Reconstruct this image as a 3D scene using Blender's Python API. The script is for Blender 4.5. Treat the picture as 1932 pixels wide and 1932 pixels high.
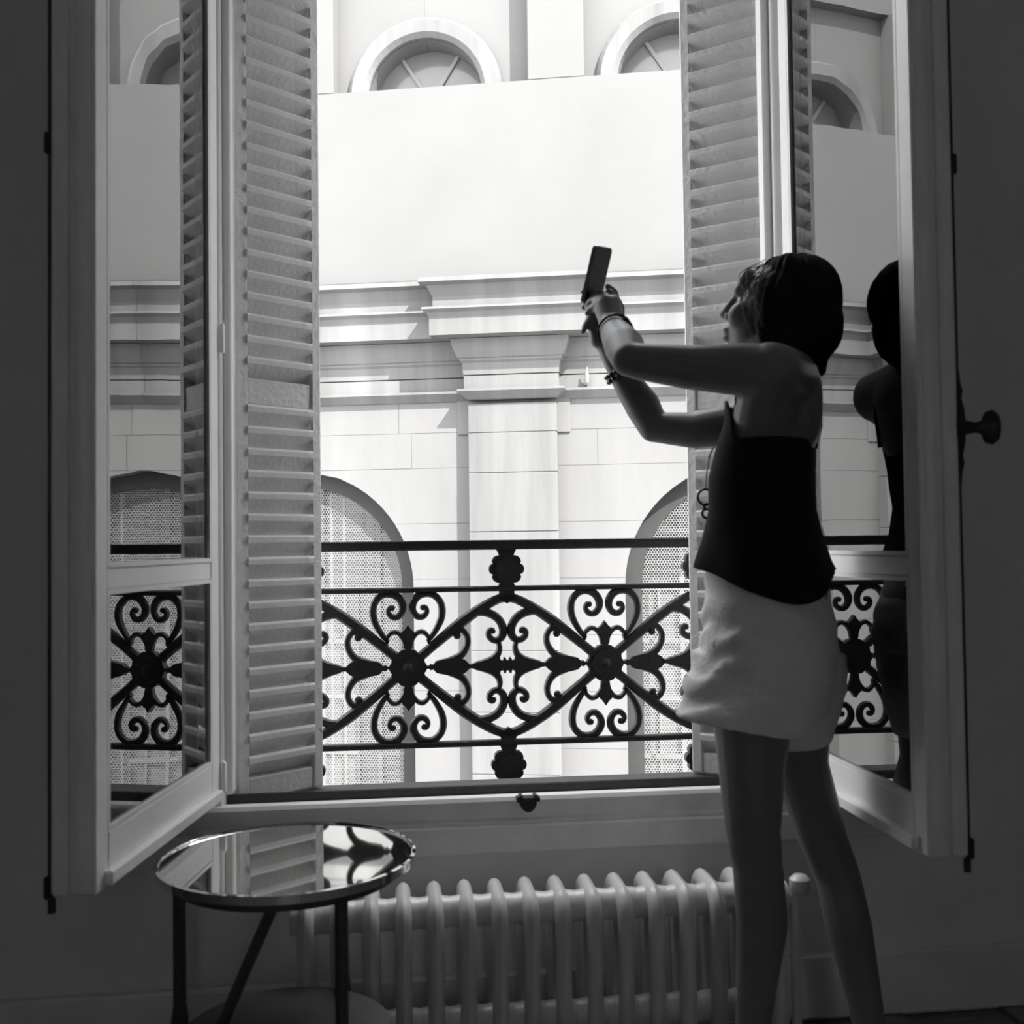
import bpy, bmesh, math, random
from mathutils import Vector, Matrix, noise
random.seed(4)
pi = math.pi
scene = bpy.context.scene
COL = scene.collection
for o in list(bpy.data.objects):
    bpy.data.objects.remove(o)

# ------------------------------------------------------------------ camera
YAW, PITCH, ROLL, CAMZ, FPX = math.radians(6.3), math.radians(1.72), -0.0128, 1.08, 2000.0
CAMROT = Matrix.Rotation(-YAW, 3, 'Z') @ Matrix.Rotation(pi/2 + PITCH, 3, 'X') @ Matrix.Rotation(ROLL, 3, 'Z')
CAM = Vector((0, 0, CAMZ))
cd = bpy.data.cameras.new('camera')
cam = bpy.data.objects.new('camera', cd)
COL.objects.link(cam)
cam.matrix_world = Matrix.Translation(CAM) @ CAMROT.to_4x4()
cd.sensor_width = 36.0
cd.lens = FPX/1932.0*36.0
cd.clip_start = 0.05
cd.dof.use_dof = True
cd.dof.focus_distance = 4.2
LENS_DIAM = 0.0065
cd.dof.aperture_fstop = (cd.lens*0.001)/LENS_DIAM
scene.camera = cam

# ------------------------------------------------------------------ world, sun, exposure
scene.view_settings.view_transform = 'Standard'
scene.view_settings.look = 'None'
scene.view_settings.gamma = 1.0
scene.view_settings.use_curve_mapping = False
scene.view_settings.exposure = 0.25
world = bpy.data.worlds.new('sky')
scene.world = world
world.use_nodes = True
world.node_tree.nodes['Background'].inputs[0].default_value = (0.96, 0.97, 1.0, 1)
world.node_tree.nodes['Background'].inputs[1].default_value = 4.8
FA = math.radians(-13.7)                       # yaw of the building across the street
FROT = Matrix.Rotation(FA, 3, 'Z')
F0 = Vector((math.sin(YAW)*7, math.cos(YAW)*7, 0))
sd = bpy.data.lights.new('sun', 'SUN')
sd.energy = 12.8
sd.angle = math.radians(0.6)
sd.color = (1.0, 0.985, 0.955)
sun = bpy.data.objects.new('sun', sd)
COL.objects.link(sun)
sundir = FROT @ Vector((-1.0, 1.0, -1.35))     # direction the light travels
sun.location = (3, -3, 9)
sun.rotation_euler = sundir.to_track_quat('-Z', 'Y').to_euler()
scene.cycles.max_bounces = 9
scene.cycles.diffuse_bounces = 6
scene.cycles.glossy_bounces = 5
scene.cycles.transparent_max_bounces = 12
scene.cycles.caustics_reflective = False
scene.cycles.caustics_refractive = False
scene.cycles.sample_clamp_indirect = 6.0


# ------------------------------------------------------------------ measuring helpers
def ray(px, py):
    return CAMROT @ Vector(((px-966)/FPX, -(py-966)/FPX, -1))


def at(px, py, y):
    r = ray(px, py)
    return CAM + r*(y/r.y)


FT = FROT @ Vector((1, 0, 0))
FN = FROT @ Vector((0, 1, 0))


def fac(px, py):
    r = ray(px, py)
    p = CAM + r*(((F0-CAM).dot(FN))/r.dot(FN))
    return (p-F0).dot(FT), p.z


# ------------------------------------------------------------------ materials
def mat(name, col, rough=0.6, metal=0.0, var=0.0, scale=8.0, stretch=(1, 1, 1), bump=0.0, bscale=40.0,
        chips=0.0, chipcol=0.1, chipscale=18.0, coat=0.0, spec=0.5):
    m = bpy.data.materials.new(name)
    m.use_nodes = True
    nt = m.node_tree
    b = nt.nodes['Principled BSDF']
    b.inputs['Roughness'].default_value = rough
    b.inputs['Metallic'].default_value = metal
    b.inputs['Specular IOR Level'].default_value = spec
    b.inputs['Coat Weight'].default_value = coat
    warm = (1.0, 0.995, 0.98)
    base = tuple(col*w for w in warm) + (1,)
    b.inputs['Base Color'].default_value = base
    tc = nt.nodes.new('ShaderNodeTexCoord')
    mp = nt.nodes.new('ShaderNodeMapping')
    mp.inputs['Scale'].default_value = stretch
    nt.links.new(tc.outputs['Object'], mp.inputs['Vector'])
    out = None
    if var > 0:
        n = nt.nodes.new('ShaderNodeTexNoise')
        n.inputs['Scale'].default_value = scale
        n.inputs['Detail'].default_value = 6
        n.inputs['Roughness'].default_value = 0.62
        nt.links.new(mp.outputs['Vector'], n.inputs['Vector'])
        r = nt.nodes.new('ShaderNodeValToRGB')
        lo, hi = col*(1-var), min(1.0, col*(1+var*0.6))
        r.color_ramp.elements[0].position = 0.32
        r.color_ramp.elements[1].position = 0.68
        r.color_ramp.elements[0].color = tuple(lo*w for w in warm)+(1,)
        r.color_ramp.elements[1].color = tuple(hi*w for w in warm)+(1,)
        nt.links.new(n.outputs['Fac'], r.inputs['Fac'])
        out = r.outputs['Color']
        nt.links.new(out, b.inputs['Base Color'])
    if chips > 0:
        n = nt.nodes.new('ShaderNodeTexNoise')
        n.inputs['Scale'].default_value = chipscale
        n.inputs['Detail'].default_value = 8
        n.inputs['Roughness'].default_value = 0.7
        nt.links.new(tc.outputs['Object'], n.inputs['Vector'])
        r = nt.nodes.new('ShaderNodeValToRGB')
        r.color_ramp.elements[0].position = 1-chips
        r.color_ramp.elements[1].position = 1-chips+0.015
        r.color_ramp.elements[0].color = (0, 0, 0, 1)
        r.color_ramp.elements[1].color = (1, 1, 1, 1)
        nt.links.new(n.outputs['Fac'], r.inputs['Fac'])
        mx = nt.nodes.new('ShaderNodeMix')
        mx.data_type = 'RGBA'
        nt.links.new(r.outputs['Color'], mx.inputs['Factor'])
        if out:
            nt.links.new(out, mx.inputs['A'])
        else:
            mx.inputs['A'].default_value = base
        mx.inputs['B'].default_value = (chipcol, chipcol, chipcol, 1)
        nt.links.new(mx.outputs['Result'], b.inputs['Base Color'])
    if bump > 0:
        n = nt.nodes.new('ShaderNodeTexNoise')
        n.inputs['Scale'].default_value = bscale
        n.inputs['Detail'].default_value = 5
        nt.links.new(mp.outputs['Vector'], n.inputs['Vector'])
        bp = nt.nodes.new('ShaderNodeBump')
        bp.inputs['Strength'].default_value = bump
        bp.inputs['Distance'].default_value = 0.01
        nt.links.new(n.outputs['Fac'], bp.inputs['Height'])
        nt.links.new(bp.outputs['Normal'], b.inputs['Normal'])
    return m


def glass_mat(name, ior, tint):
    m = bpy.data.materials.new(name)
    m.use_nodes = True
    nt = m.node_tree
    nt.nodes.remove(nt.nodes['Principled BSDF'])
    out = nt.nodes['Material Output']
    fr = nt.nodes.new('ShaderNodeFresnel')
    fr.inputs['IOR'].default_value = ior
    tr = nt.nodes.new('ShaderNodeBsdfTransparent')
    tr.inputs['Color'].default_value = (tint, tint, tint, 1)
    gl = nt.nodes.new('ShaderNodeBsdfGlossy')
    gl.inputs['Roughness'].default_value = 0.012
    gl.inputs['Color'].default_value = (1, 1, 1, 1)
    # old drawn glass: very faint waviness
    tc = nt.nodes.new('ShaderNodeTexCoord')
    n = nt.nodes.new('ShaderNodeTexNoise')
    n.inputs['Scale'].default_value = 3.0
    nt.links.new(tc.outputs['Object'], n.inputs['Vector'])
    bp = nt.nodes.new('ShaderNodeBump')
    bp.inputs['Strength'].default_value = 0.05
    bp.inputs['Distance'].default_value = 0.01
    nt.links.new(n.outputs['Fac'], bp.inputs['Height'])
    nt.links.new(bp.outputs['Normal'], gl.inputs['Normal'])
    mx = nt.nodes.new('ShaderNodeMixShader')
    nt.links.new(fr.outputs['Fac'], mx.inputs[0])
    nt.links.new(tr.outputs[0], mx.inputs[1])
    nt.links.new(gl.outputs[0], mx.inputs[2])
    nt.links.new(mx.outputs[0], out.inputs['Surface'])
    return m


M = {}
M['stone'] = mat('pale_limestone', 0.142, 0.9, var=0.12, scale=1.3, stretch=(1.8, 1, 0.4), bump=0.06, bscale=40)
M['stone_stained'] = mat('streaked_limestone', 0.14, 0.9, var=0.36, scale=1.3, stretch=(2.0, 0.3, 0.16), bump=0.05, bscale=30)
M['render'] = mat('smooth_plaster', 0.13, 0.95, var=0.06, scale=1.2, bump=0.05, bscale=30)
M['iron'] = mat('black_wrought_iron', 0.018, 0.5, var=0.3, scale=40, bump=0.25, bscale=160)
M['screen'] = mat('galvanised_wire', 0.20, 0.6)
M['screen_frame'] = mat('dark_screen_frame', 0.025, 0.7, var=0.2, scale=5)
M['pane_far'] = mat('curtained_window_pane', 0.16, 0.12, var=0.10, scale=2.0)
M['bar_far'] = mat('white_glazing_bar', 0.24, 0.6)
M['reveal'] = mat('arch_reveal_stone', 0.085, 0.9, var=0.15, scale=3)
M['shutter'] = mat('weathered_shutter_paint', 0.68, 0.55, var=0.10, scale=6, chips=0.335, chipcol=0.16, chipscale=26, bump=0.3, bscale=70)
M['white'] = mat('white_gloss_paint', 0.82, 0.35, var=0.06, scale=5, chips=0.27, chipcol=0.3, chipscale=30, bump=0.1, bscale=40)
M['sillpaint'] = mat('grey_white_sill_paint', 0.82, 0.45, var=0.12, scale=6, bump=0.12, bscale=50)
M['darkmetal'] = mat('dark_bronze_metal', 0.03, 0.4, metal=0.3, var=0.3, scale=30)
M['wall'] = mat('matt_wall_paint', 0.80, 0.9, var=0.08, scale=2, bump=0.05)
M['apron'] = mat('apron_wall_paint', 0.6, 0.85, var=0.10, scale=3, bump=0.06)
M['wallext'] = mat('outer_render', 0.55, 0.95, var=0.1, scale=2)
M['floor'] = mat('dark_oiled_parquet', 0.22, 0.5, var=0.3, scale=6, stretch=(1, 8, 1))
M['ceil'] = mat('ceiling_paint', 0.75, 0.9)
M['street'] = mat('pale_paving', 0.28, 0.9, var=0.2, scale=1)
M['radiator'] = mat('white_radiator_enamel', 0.66, 0.28, var=0.05, scale=8)
M['mirror'] = mat('polished_tray_mirror', 0.80, 0.035, metal=1.0)
M['tablelegs'] = mat('dark_table_wood', 0.05, 0.4, var=0.3, scale=12, stretch=(1, 1, 6))
M['skin'] = mat('skin', 0.16, 0.48, var=0.06, scale=14, bump=0.06, bscale=220)
M['hair'] = mat('dark_hair', 0.009, 0.75, var=0.4, scale=30, stretch=(6, 6, 1), spec=0.12)
M['wisps'] = mat('brown_hair_wisps', 0.06, 0.6)
M['top'] = mat('black_knit_cotton', 0.010, 0.9, bump=0.15, bscale=300, spec=0.15)
M['shorts'] = mat('pale_crumpled_linen', 0.80, 0.9, var=0.06, scale=20, bump=0.25, bscale=120)
M['eye'] = mat('eye_white', 0.6, 0.15)
M['nail'] = mat('finger_nail', 0.45, 0.25)
M['phone'] = mat('black_phone_glass', 0.006, 0.35, spec=0.2)
M['phoneedge'] = mat('phone_metal_edge', 0.25, 0.3, metal=0.8)
M['cord'] = mat('dark_braided_cord', 0.02, 0.8, bump=0.4, bscale=400)
M['silver'] = mat('silver_metal', 0.55, 0.25, metal=1.0)
M['bead'] = mat('dark_wood_bead', 0.02, 0.3)
M['glass'] = glass_mat('old_window_glass', 2.7, 0.80)


# ------------------------------------------------------------------ mesh helpers
class MB:
    def __init__(self):
        self.v, self.f = [], []

    def add(self, vs, fs):
        n = len(self.v)
        self.v += [Vector(p) for p in vs]
        self.f += [[i+n for i in f] for f in fs]
        return self

    def box(self, x0, x1, y0, y1, z0, z1, b=0.0):
        if b <= 0:
            vs = [(x, y, z) for z in (z0, z1) for y in (y0, y1) for x in (x0, x1)]
            return self.add(vs, [(0, 2, 3, 1), (4, 5, 7, 6), (0, 1, 5, 4), (2, 6, 7, 3), (0, 4, 6, 2), (1, 3, 7, 5)])
        bm = bmesh.new()
        vs = [bm.verts.new((x, y, z)) for z in (z0, z1) for y in (y0, y1) for x in (x0, x1)]
        for f in [(0, 2, 3, 1), (4, 5, 7, 6), (0, 1, 5, 4), (2, 6, 7, 3), (0, 4, 6, 2), (1, 3, 7, 5)]:
            bm.faces.new([vs[i] for i in f])
        bmesh.ops.bevel(bm, geom=bm.edges[:], offset=b, segments=1, affect='EDGES')
        bm.verts.index_update()
        self.add([v.co.copy() for v in bm.verts], [[v.index for v in f.verts] for f in bm.faces])
        bm.free()
        return self

    def prism(self, poly, y0, y1):            # polygon in xz, extruded along y
        n = len(poly)
        vs = [(x, y0, z) for x, z in poly] + [(x, y1, z) for x, z in poly]
        fs = [list(range(n)), list(range(2*n-1, n-1, -1))]
        fs += [(i, i+n, (i+1) % n+n, (i+1) % n) for i in range(n)]
        return self.add(vs, fs)

    def rings(self, rs, cap=True, closed=False):
        n = len(rs[0])
        vs = [p for r in rs for p in r]
        fs = []
        m = len(rs)
        for i in range(m if closed else m-1):
            a, b = i*n, ((i+1) % m)*n
            for j in range(n):
                k = (j+1) % n
                fs.append((a+j, a+k, b+k, b+j))
        if cap and not closed:
            fs += [list(range(n-1, -1, -1)), [(m-1)*n+j for j in range(n)]]
        return self.add(vs, fs)

    def tube(self, pts, rad, seg=8, closed=False, squash=None):
        pts = [Vector(p) for p in pts]
        n = len(pts)
        if not hasattr(rad, '__len__'):
            rad = [rad]*n
        rs = []
        up = None
        for i, p in enumerate(pts):
            a = pts[(i-1) % n] if (closed or i > 0) else p
            b = pts[(i+1) % n] if (closed or i < n-1) else p
            t = (b-a).normalized()
            if up is None:
                up = Vector((0, 0, 1)) if abs(t.z) < 0.9 else Vector((1, 0, 0))
            s = t.cross(up).normalized()
            up = s.cross(t).normalized()
            rs.append([p + (s*math.cos(2*pi*j/seg) + up*math.sin(2*pi*j/seg))*rad[i] for j in range(seg)])
        return self.rings(rs, closed=closed)

    def capsule(self, p0, p1, r0, r1, seg=16, hs=5):
        p0, p1 = Vector(p0), Vector(p1)
        t = (p1-p0).normalized()
        up = Vector((0, 0, 1)) if abs(t.z) < 0.9 else Vector((1, 0, 0))
        s = t.cross(up).normalized()
        u = s.cross(t)
        rs = []
        for i in range(1, hs+1):
            a = -pi/2 + i*(pi/2)/hs
            rs.append((p0 + t*r0*math.sin(a), r0*math.cos(a)))
        for i in range(0, hs):
            a = i*(pi/2)/hs
            rs.append((p1 + t*r1*math.sin(a), r1*math.cos(a)))
        return self.rings([[c + (s*math.cos(2*pi*j/seg)+u*math.sin(2*pi*j/seg))*max(r, 1e-4) for j in range(seg)] for c, r in rs])

    def chain(self, pts, rad, seg=12):
        for i in range(len(pts)-1):
            self.capsule(pts[i], pts[i+1], rad[i], rad[i+1], seg=seg, hs=4)
        return self

    def ellipsoid(self, c, ax, r, seg=20, st=12):
        c = Vector(c)
        rs = []
        for i in range(1, st):
            a = -pi/2 + pi*i/st
            rs.append([c + ax[0]*(r[0]*math.cos(a)*math.cos(2*pi*j/seg)) + ax[1]*(r[1]*math.cos(a)*math.sin(2*pi*j/seg)) + ax[2]*(r[2]*math.sin(a)) for j in range(seg)])
        return self.rings(rs)

    def lathe(self, prof, seg=24, c=(0, 0, 0)):   # (r, z) around z
        return self.rings([[(c[0]+r*math.cos(2*pi*j/seg), c[1]+r*math.sin(2*pi*j/seg), c[2]+z) for j in range(seg)] for r, z in prof])

    def mesh(self, name, m, smooth=False, auto=True):
        me = bpy.data.meshes.new(name)
        me.from_pydata([tuple(p) for p in self.v], [], self.f)
        bm = bmesh.new()
        bm.from_mesh(me)
        bmesh.ops.recalc_face_normals(bm, faces=bm.faces[:])
        bm.to_mesh(me)
        bm.free()
        me.materials.append(m)
        if smooth:
            me.shade_smooth()
            if auto:
                try:
                    me.set_sharp_from_angle(angle=math.radians(42))
                except Exception:
                    pass
        return me


AX = (Vector((1, 0, 0)), Vector((0, 1, 0)), Vector((0, 0, 1)))


def wloc(o):
    p = Vector((0, 0, 0))
    while o:
        p = p + o.location
        o = o.parent
    return p


def put(name, me, parent=None, loc=None):
    o = bpy.data.objects.new(name, me)
    COL.objects.link(o)
    if parent:
        o.parent = parent
    if loc is not None:
        o.location = loc
    return o


def part(name, mb, m, parent, local=False, smooth=False):
    """One mesh object under parent; world coordinates unless local."""
    if not local and parent:
        w = wloc(parent)
        mb.v = [p-w for p in mb.v]
    return put(name, mb.mesh(name, m, smooth), parent)


def empty(name, loc=(0, 0, 0), rz=0.0):
    o = bpy.data.objects.new(name, None)
    COL.objects.link(o)
    o.location = loc
    o.rotation_euler = (0, 0, rz)
    o.empty_display_size = 0.1
    return o


def tag(o, label, cat, group=None, kind=None):
    o['label'] = label
    o['category'] = cat
    if group:
        o['group'] = group
    if kind:
        o['kind'] = kind
    return o


def catmull(pts, sub=5, closed=False):
    pts = [Vector(p) for p in pts]
    n = len(pts)
    out = []
    rng = range(n if closed else n-1)
    for i in rng:
        if closed:
            p0, p1, p2, p3 = pts[i-1], pts[i], pts[(i+1) % n], pts[(i+2) % n]
        else:
            p1, p2 = pts[i], pts[i+1]
            p0 = pts[i-1] if i > 0 else p1*2-p2
            p3 = pts[i+2] if i+2 < n else p2*2-p1
        for k in range(sub):
            t = k/sub
            out.append(0.5*((2*p1)+(p2-p0)*t+(2*p0-5*p1+4*p2-p3)*t*t+(3*p1-p0-3*p2+p3)*t**3))
    if not closed:
        out.append(pts[-1])
    return out


def lerplist(vals, n):
    out = []
    for i in range(n):
        t = i*(len(vals)-1)/(n-1)
        k = min(int(t), len(vals)-2)
        out.append(vals[k]+(vals[k+1]-vals[k])*(t-k))
    return out


# ================================================================== SETTING: the room
WX0, WX1 = -0.425, 0.940          # window opening
WY0, WY1 = 2.36, 2.70             # wall thickness
SZ = 0.470                        # opening bottom
RX0, RX1, RYB, RZ = -1.9, 2.4, -2.6, 3.0

mb = MB()
mb.box(RX0-0.15, WX0, WY0, WY1, -0.12, RZ+0.4)
mb.box(WX1, RX1+0.15, WY0, WY1, -0.12, RZ+0.4)
mb.box(WX0, WX1, WY0, WY1, -0.12, SZ)
mb.box(WX0, WX1, WY0, WY1, 2.72, RZ+0.4)
tag(put('wall_back', mb.mesh('wall_back', M['wall'])), 'grey painted wall around the tall open window', 'wall', kind='structure')
tag(put('wall_left', MB().box(RX0-0.15, RX0, RYB, WY0, -0.12, RZ).mesh('wall_left', M['wall'])), 'dark shaded wall to the left of the open window', 'wall', kind='structure')
tag(put('wall_right', MB().box(RX1, RX1+0.15, RYB, WY0, -0.12, RZ).mesh('wall_right', M['wall'])), 'grey shaded wall to the right behind the woman', 'wall', kind='structure')
wf = MB()
wf.box(RX0-0.15, 0.0, RYB-0.15, RYB, -0.12, RZ)
wf.box(0.36, RX1+0.15, RYB-0.15, RYB, -0.12, RZ)
wf.box(0.0, 0.36, RYB-0.15, RYB, -0.12, 0.85)
wf.box(0.0, 0.36, RYB-0.15, RYB, 2.15, RZ)
tag(put('wall_front', wf.mesh('wall_front', M['wall'])), 'wall of the room opposite the open window', 'wall', kind='structure')
w3 = empty('fill_window', (0.22, RYB-0.07, 0.85))  # added opening behind the camera, lets fill light into the room
tag(w3, 'added white framed fill window, unseen, in the wall opposite the open one', 'window', kind='structure')
for x0, x1, z0, z1 in ((0.0, 0.05, 0.85, 2.15), (0.31, 0.36, 0.85, 2.15), (0.05, 0.31, 0.85, 0.90), (0.05, 0.31, 2.10, 2.15), (0.05, 0.31, 1.60, 1.64)):
    part('frame_bar', MB().box(x0, x1, RYB-0.10, RYB-0.04, z0, z1, b=0.004), M['white'], w3)
tag(put('ceiling', MB().box(RX0-0.15, RX1+0.15, RYB-0.15, WY0, RZ, RZ+0.15).mesh('ceiling', M['ceil'])), 'plain ceiling of the dim room', 'ceiling', kind='structure')
fl = put('floor', MB().box(RX0-0.15, RX1+0.15, RYB-0.15, WY0, -0.12, -0.012).mesh('floor', M['floor']))
tag(fl, 'dark wooden plank floor of the dim room', 'floor', kind='structure')
pl = MB().box(-0.06, 0.06, -0.6, 0.6, -0.012, 0.0, b=0.0015).mesh('plank', M['floor'])
for i in range(int((RX1-RX0)/0.1215)):
    x = RX0 + 0.061 + i*0.1215
    off = (i % 3)*0.4
    y = 2.36-0.6-off
    while y > 0.3:
        put('plank', pl, fl, (x, y, 0))
        y -= 1.204
bb = MB()
bb.box(RX0, RX1, 2.335, WY0, 0, 0.14, b=0.004)
tag(put('baseboard_back', bb.mesh('baseboard_back', M['sillpaint'])), 'low painted skirting board along the window wall', 'baseboard', kind='structure')
tag(put('ground', MB().box(-20, 24, -26, 30, -5.2, -5.0).mesh('ground', M['street'])), 'pale paved street far below the window', 'ground', kind='structure')

# apron panel + fixed window frame + sill
t1 = empty('trim_1', (0.27, 2.40, 0.47))
tag(t1, 'white fixed window frame with low grey bottom rail above the radiator', 'window frame', kind='structure')
JL, JR = -0.380, 0.893
part('jamb', MB().box(WX0, JL+0.004, 2.372, 2.43, 0.47, 2.72, b=0.004), M['white'], t1)
part('jamb', MB().box(JR-0.004, WX1, 2.372, 2.43, 0.47, 2.72, b=0.004), M['white'], t1)
part('stop_bead', MB().box(JL, JL+0.022, 2.392, 2.43, 0.54, 2.72, b=0.003), M['white'], t1)
part('stop_bead', MB().box(JR-0.022, JR, 2.392, 2.43, 0.54, 2.72, b=0.003), M['white'], t1)
part('head', MB().box(WX0, WX1, 2.372, 2.43, 2.66, 2.72, b=0.004), M['white'], t1)
# bottom rail: light front lip, then a moulded step, then a dark strip standing for the shaded, dark painted channel behind it
lip = at(966, 1500, 2.372).z
mb = MB()
prof = [(2.43, 0.455), (2.345, 0.455), (2.345, lip-0.05), (2.352, lip-0.045), (2.352, lip-0.008), (2.358, lip), (2.385, lip), (2.43, lip-0.01)]
mb.rings([[(x, y, z) for y, z in prof] for x in (WX0, WX1)])
part('bottom_rail', mb, M['sillpaint'], t1)
wb = at(966, 1478, 2.43).z
part('shadow_gap_strip', MB().box(WX0, WX1, 2.418, 2.432, lip-0.01, wb, b=0.002), M['darkmetal'], t1)
part('apron_board', MB().box(-0.62, 1.20, 2.338, 2.36, 0.40, 0.462, b=0.004), M['sillpaint'], t1)
# bolt keeper on the rail
kp = at(995, 1504, 2.345)
mb = MB()
mb.box(kp.x-0.026, kp.x+0.026, 2.322, 2.352, kp.z-0.006, kp.z+0.004, b=0.002)
mb.box(kp.x-0.02, kp.x-0.012, 2.322, 2.352, kp.z+0.002, kp.z+0.009, b=0.001)
mb.box(kp.x+0.012, kp.x+0.02, 2.322, 2.352, kp.z+0.002, kp.z+0.009, b=0.001)
mb.rings([[(kp.x+r*math.cos(a), 2.345+s*0.02-0.02, kp.z-0.004-abs(r)*0-0.026*math.sin(a)*(r/0.02)) for a in [pi*k/8 for k in range(9)]] for s, r in ((0, 0.019), (1, 0.02))])
part('bolt_keeper', mb, M['darkmetal'], t1)
for sx in (-1, 1):
    part('screw', MB().lathe([(0.0005, 0), (0.004, 0), (0.004, 0.002), (0.0005, 0.003)], 10, (kp.x+sx*0.021, 2.326, kp.z+0.004)), M['darkmetal'], t1)
# outer stone sill
ts = MB()
zsh = at(598, 1481, 2.60).z
prof = [(2.434, 0.40), (2.434, zsh-0.006), (2.62, zsh-0.006), (2.90, at(966, 1483, 2.90).z), (2.90, wb-0.20), (2.70, wb-0.20), (2.70, 0.40)]
ts.rings([[(x, y, z) for y, z in prof] for x in (WX0+0.001, WX1-0.001)])
tag(put('trim_2', ts.mesh('trim_2', M['stone'])), 'pale outer stone sill under the black iron railing', 'window sill', kind='structure')


# ------------------------------------------------------------------ casement leaves
def leaf(name, hx, hy, dirx, side, label):
    """side=+1: face towards the opening is local +y (left leaf), -1: local -y (right leaf)."""
    Z0 = 0.535
    W, H, TH = 0.615, 2.12, 0.042
    e = empty(name, (hx, hy, Z0), dirx)
    tag(e, label, 'window', kind='structure')

    def yy(a, b):
        return (a, b) if side > 0 else (-b, -a)

    def bx(x0, x1, ya, yb, z0, z1, b=0.003):
        y0, y1 = yy(ya, yb)
        return MB().box(x0, x1, y0, y1, z0, z1, b=b)
    RB, TR0, TR1 = 0.088, 0.478, 0.515
    part('hinge_stile', bx(0, 0.05, -TH, 0, 0, H), M['white'], e, True)
    part('meeting_stile', bx(W-0.048, W, -TH, 0, 0, H), M['white'], e, True)
    # rounded tongue and astragal batten on the meeting edge, seen end on
    mb = MB()
    y0, y1 = yy(-TH-0.026, -TH)
    mb.box(W-0.035, W+0.012, y0, y1, 0.0, H, b=0.006)
    part('astragal', mb, M['white'], e, True)
    yc = -0.021*side
    part('tongue', MB().rings([[(W+0.010*math.sin(a)-0.002, yc-0.014*math.cos(a), z) for a in [pi*k/8 for k in range(9)]] for z in (0.01, H-0.01)]), M['white'], e, True, True)
    part('bottom_rail', bx(0.05, W-0.048, -TH, 0, 0.0, RB), M['white'], e, True)
    part('drip_moulding', bx(0.02, W-0.03, 0, 0.014, 0.006, 0.03), M['white'], e, True)
    part('top_rail', bx(0.05, W-0.048, -TH, 0, H-0.07, H), M['white'], e, True)
    part('transom', bx(0.05, W-0.048, -TH, -0.002, TR0, TR1), M['white'], e, True)
    # glazing putty beads (thin chamfered strips)
    for z0, z1 in ((RB, TR0), (TR1, H-0.07)):
        bdm = MB()
        for x0, x1, za, zb in ((0.05, 0.058, z0, z1), (W-0.056, W-0.048, z0, z1), (0.058, W-0.056, z0, z0+0.008), (0.058, W-0.056, z1-0.008, z1)):
            ya, yb = yy(-0.006, 0.0)
            bdm.box(x0, x1, ya, yb, za, zb)
        part('putty_bead', bdm, M['white'], e, True)
        ya, yb = yy(-0.010, -0.006)
        part('pane', MB().box(0.049, W-0.047, ya, yb, z0-0.001, z1+0.001), M['glass'], e, True)
    # hinges
    for z in (0.05, 1.0, 1.95):
        hg = MB()
        hg.lathe([(0.002, -0.03), (0.007, -0.03), (0.007, 0.03), (0.004, 0.034), (0.001, 0.036)], 10, (-0.006, 0.006*side, z))
        part('hinge', hg, M['white'], e, True, True)
    # espagnolette on the room face: rod, plate and oval knob
    ys = -(TH+0.030)*side
    part('bolt_rod', MB().tube([(W-0.012, ys-0.004*side, -0.03), (W-0.012, ys-0.004*side, H)], 0.0065, 8), M['darkmetal'], e, True, True)
    for z in (0.012, 1.2):
        part('rod_guide', MB().box(W-0.026, W+0.002, min(ys-0.012*side, ys+0.004*side), max(ys-0.012*side, ys+0.004*side), z-0.018, z+0.018, b=0.003), M['darkmetal'], e, True)
    if side < 0:
        zk = at(1850, 805, hy-W).z - Z0
        pr = MB()
        pts = [(-0.10, 0.003), (-0.075, 0.008), (-0.062, 0.014), (-0.05, 0.009), (-0.03, 0.018), (0, 0.022), (0.03, 0.018), (0.05, 0.009), (0.062, 0.014), (0.075, 0.008), (0.10, 0.003)]
        poly = [(W-0.012+w, zk+z) for z, w in pts] + [(W-0.012-w, zk+z) for z, w in reversed(pts)]
        pr.prism(poly, 0.064, 0.082)
        part('knob_plate', pr, M['darkmetal'], e, True)
        kb = MB()
        prk = [(0.001, 0), (0.017, 0), (0.011, 0.012), (0.008, 0.03), (0.011, 0.042), (0.024, 0.05), (0.027, 0.06), (0.022, 0.068), (0.001, 0.071)]
        kb.rings([[(W-0.012+r*0.75*math.cos(2*pi*j/16), 0.082+z, zk+r*1.15*math.sin(2*pi*j/16)) for j in range(16)] for r, z in prk])
        part('knob', kb, M['darkmetal'], e, True, True)
    return e


leaf('window_1', -0.380, 2.352, math.radians(-98.7), +1, 'left window leaf with white frame standing open, glass reflecting the railing')
leaf('window_2', 0.897, 2.352, math.radians(-89.8), -1, 'right window leaf standing open behind the woman, knob on its edge')


# ================================================================== BUILDING ACROSS THE STREET
bl = empty('stone_building', (F0.x, F0.y, 0), FA)
tag(bl, 'pale sunlit stone building with cornice, pilaster and arched windows across the street', 'building')


def fpart(name, mb, m, parent=bl, smooth=False):
    return part(name, mb, m, parent, True, smooth)


UL, UR = -5.2, 6.2
ZB = -5.0
R_ARCH = 0.80
C1, C2 = fac(562, 1105)[0], fac(1416, 1095)[0]
PER = C2-C1
ZC = fac(562, 889)[1]-R_ARCH
arcs = [C1-PER, C1, C2, C2+PER]
zAp = ZC+R_ARCH
zArch = fac(970, 763)[1]                 # underside of the architrave moulding
zs = fac(890, 745)[1]
PL, PR = fac(890, 1000)[0], fac(1055, 1000)[0]
G = 0.002
course = [ZB+0.001]
z = zAp
below = []
while z > ZB+0.5:
    below.append(z)
    z -= 0.37
course = [ZB]+below[::-1]
above = [zAp, (zAp+zArch)/2+0.03, zArch+0.25]
rnd = random.Random(3)


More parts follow.
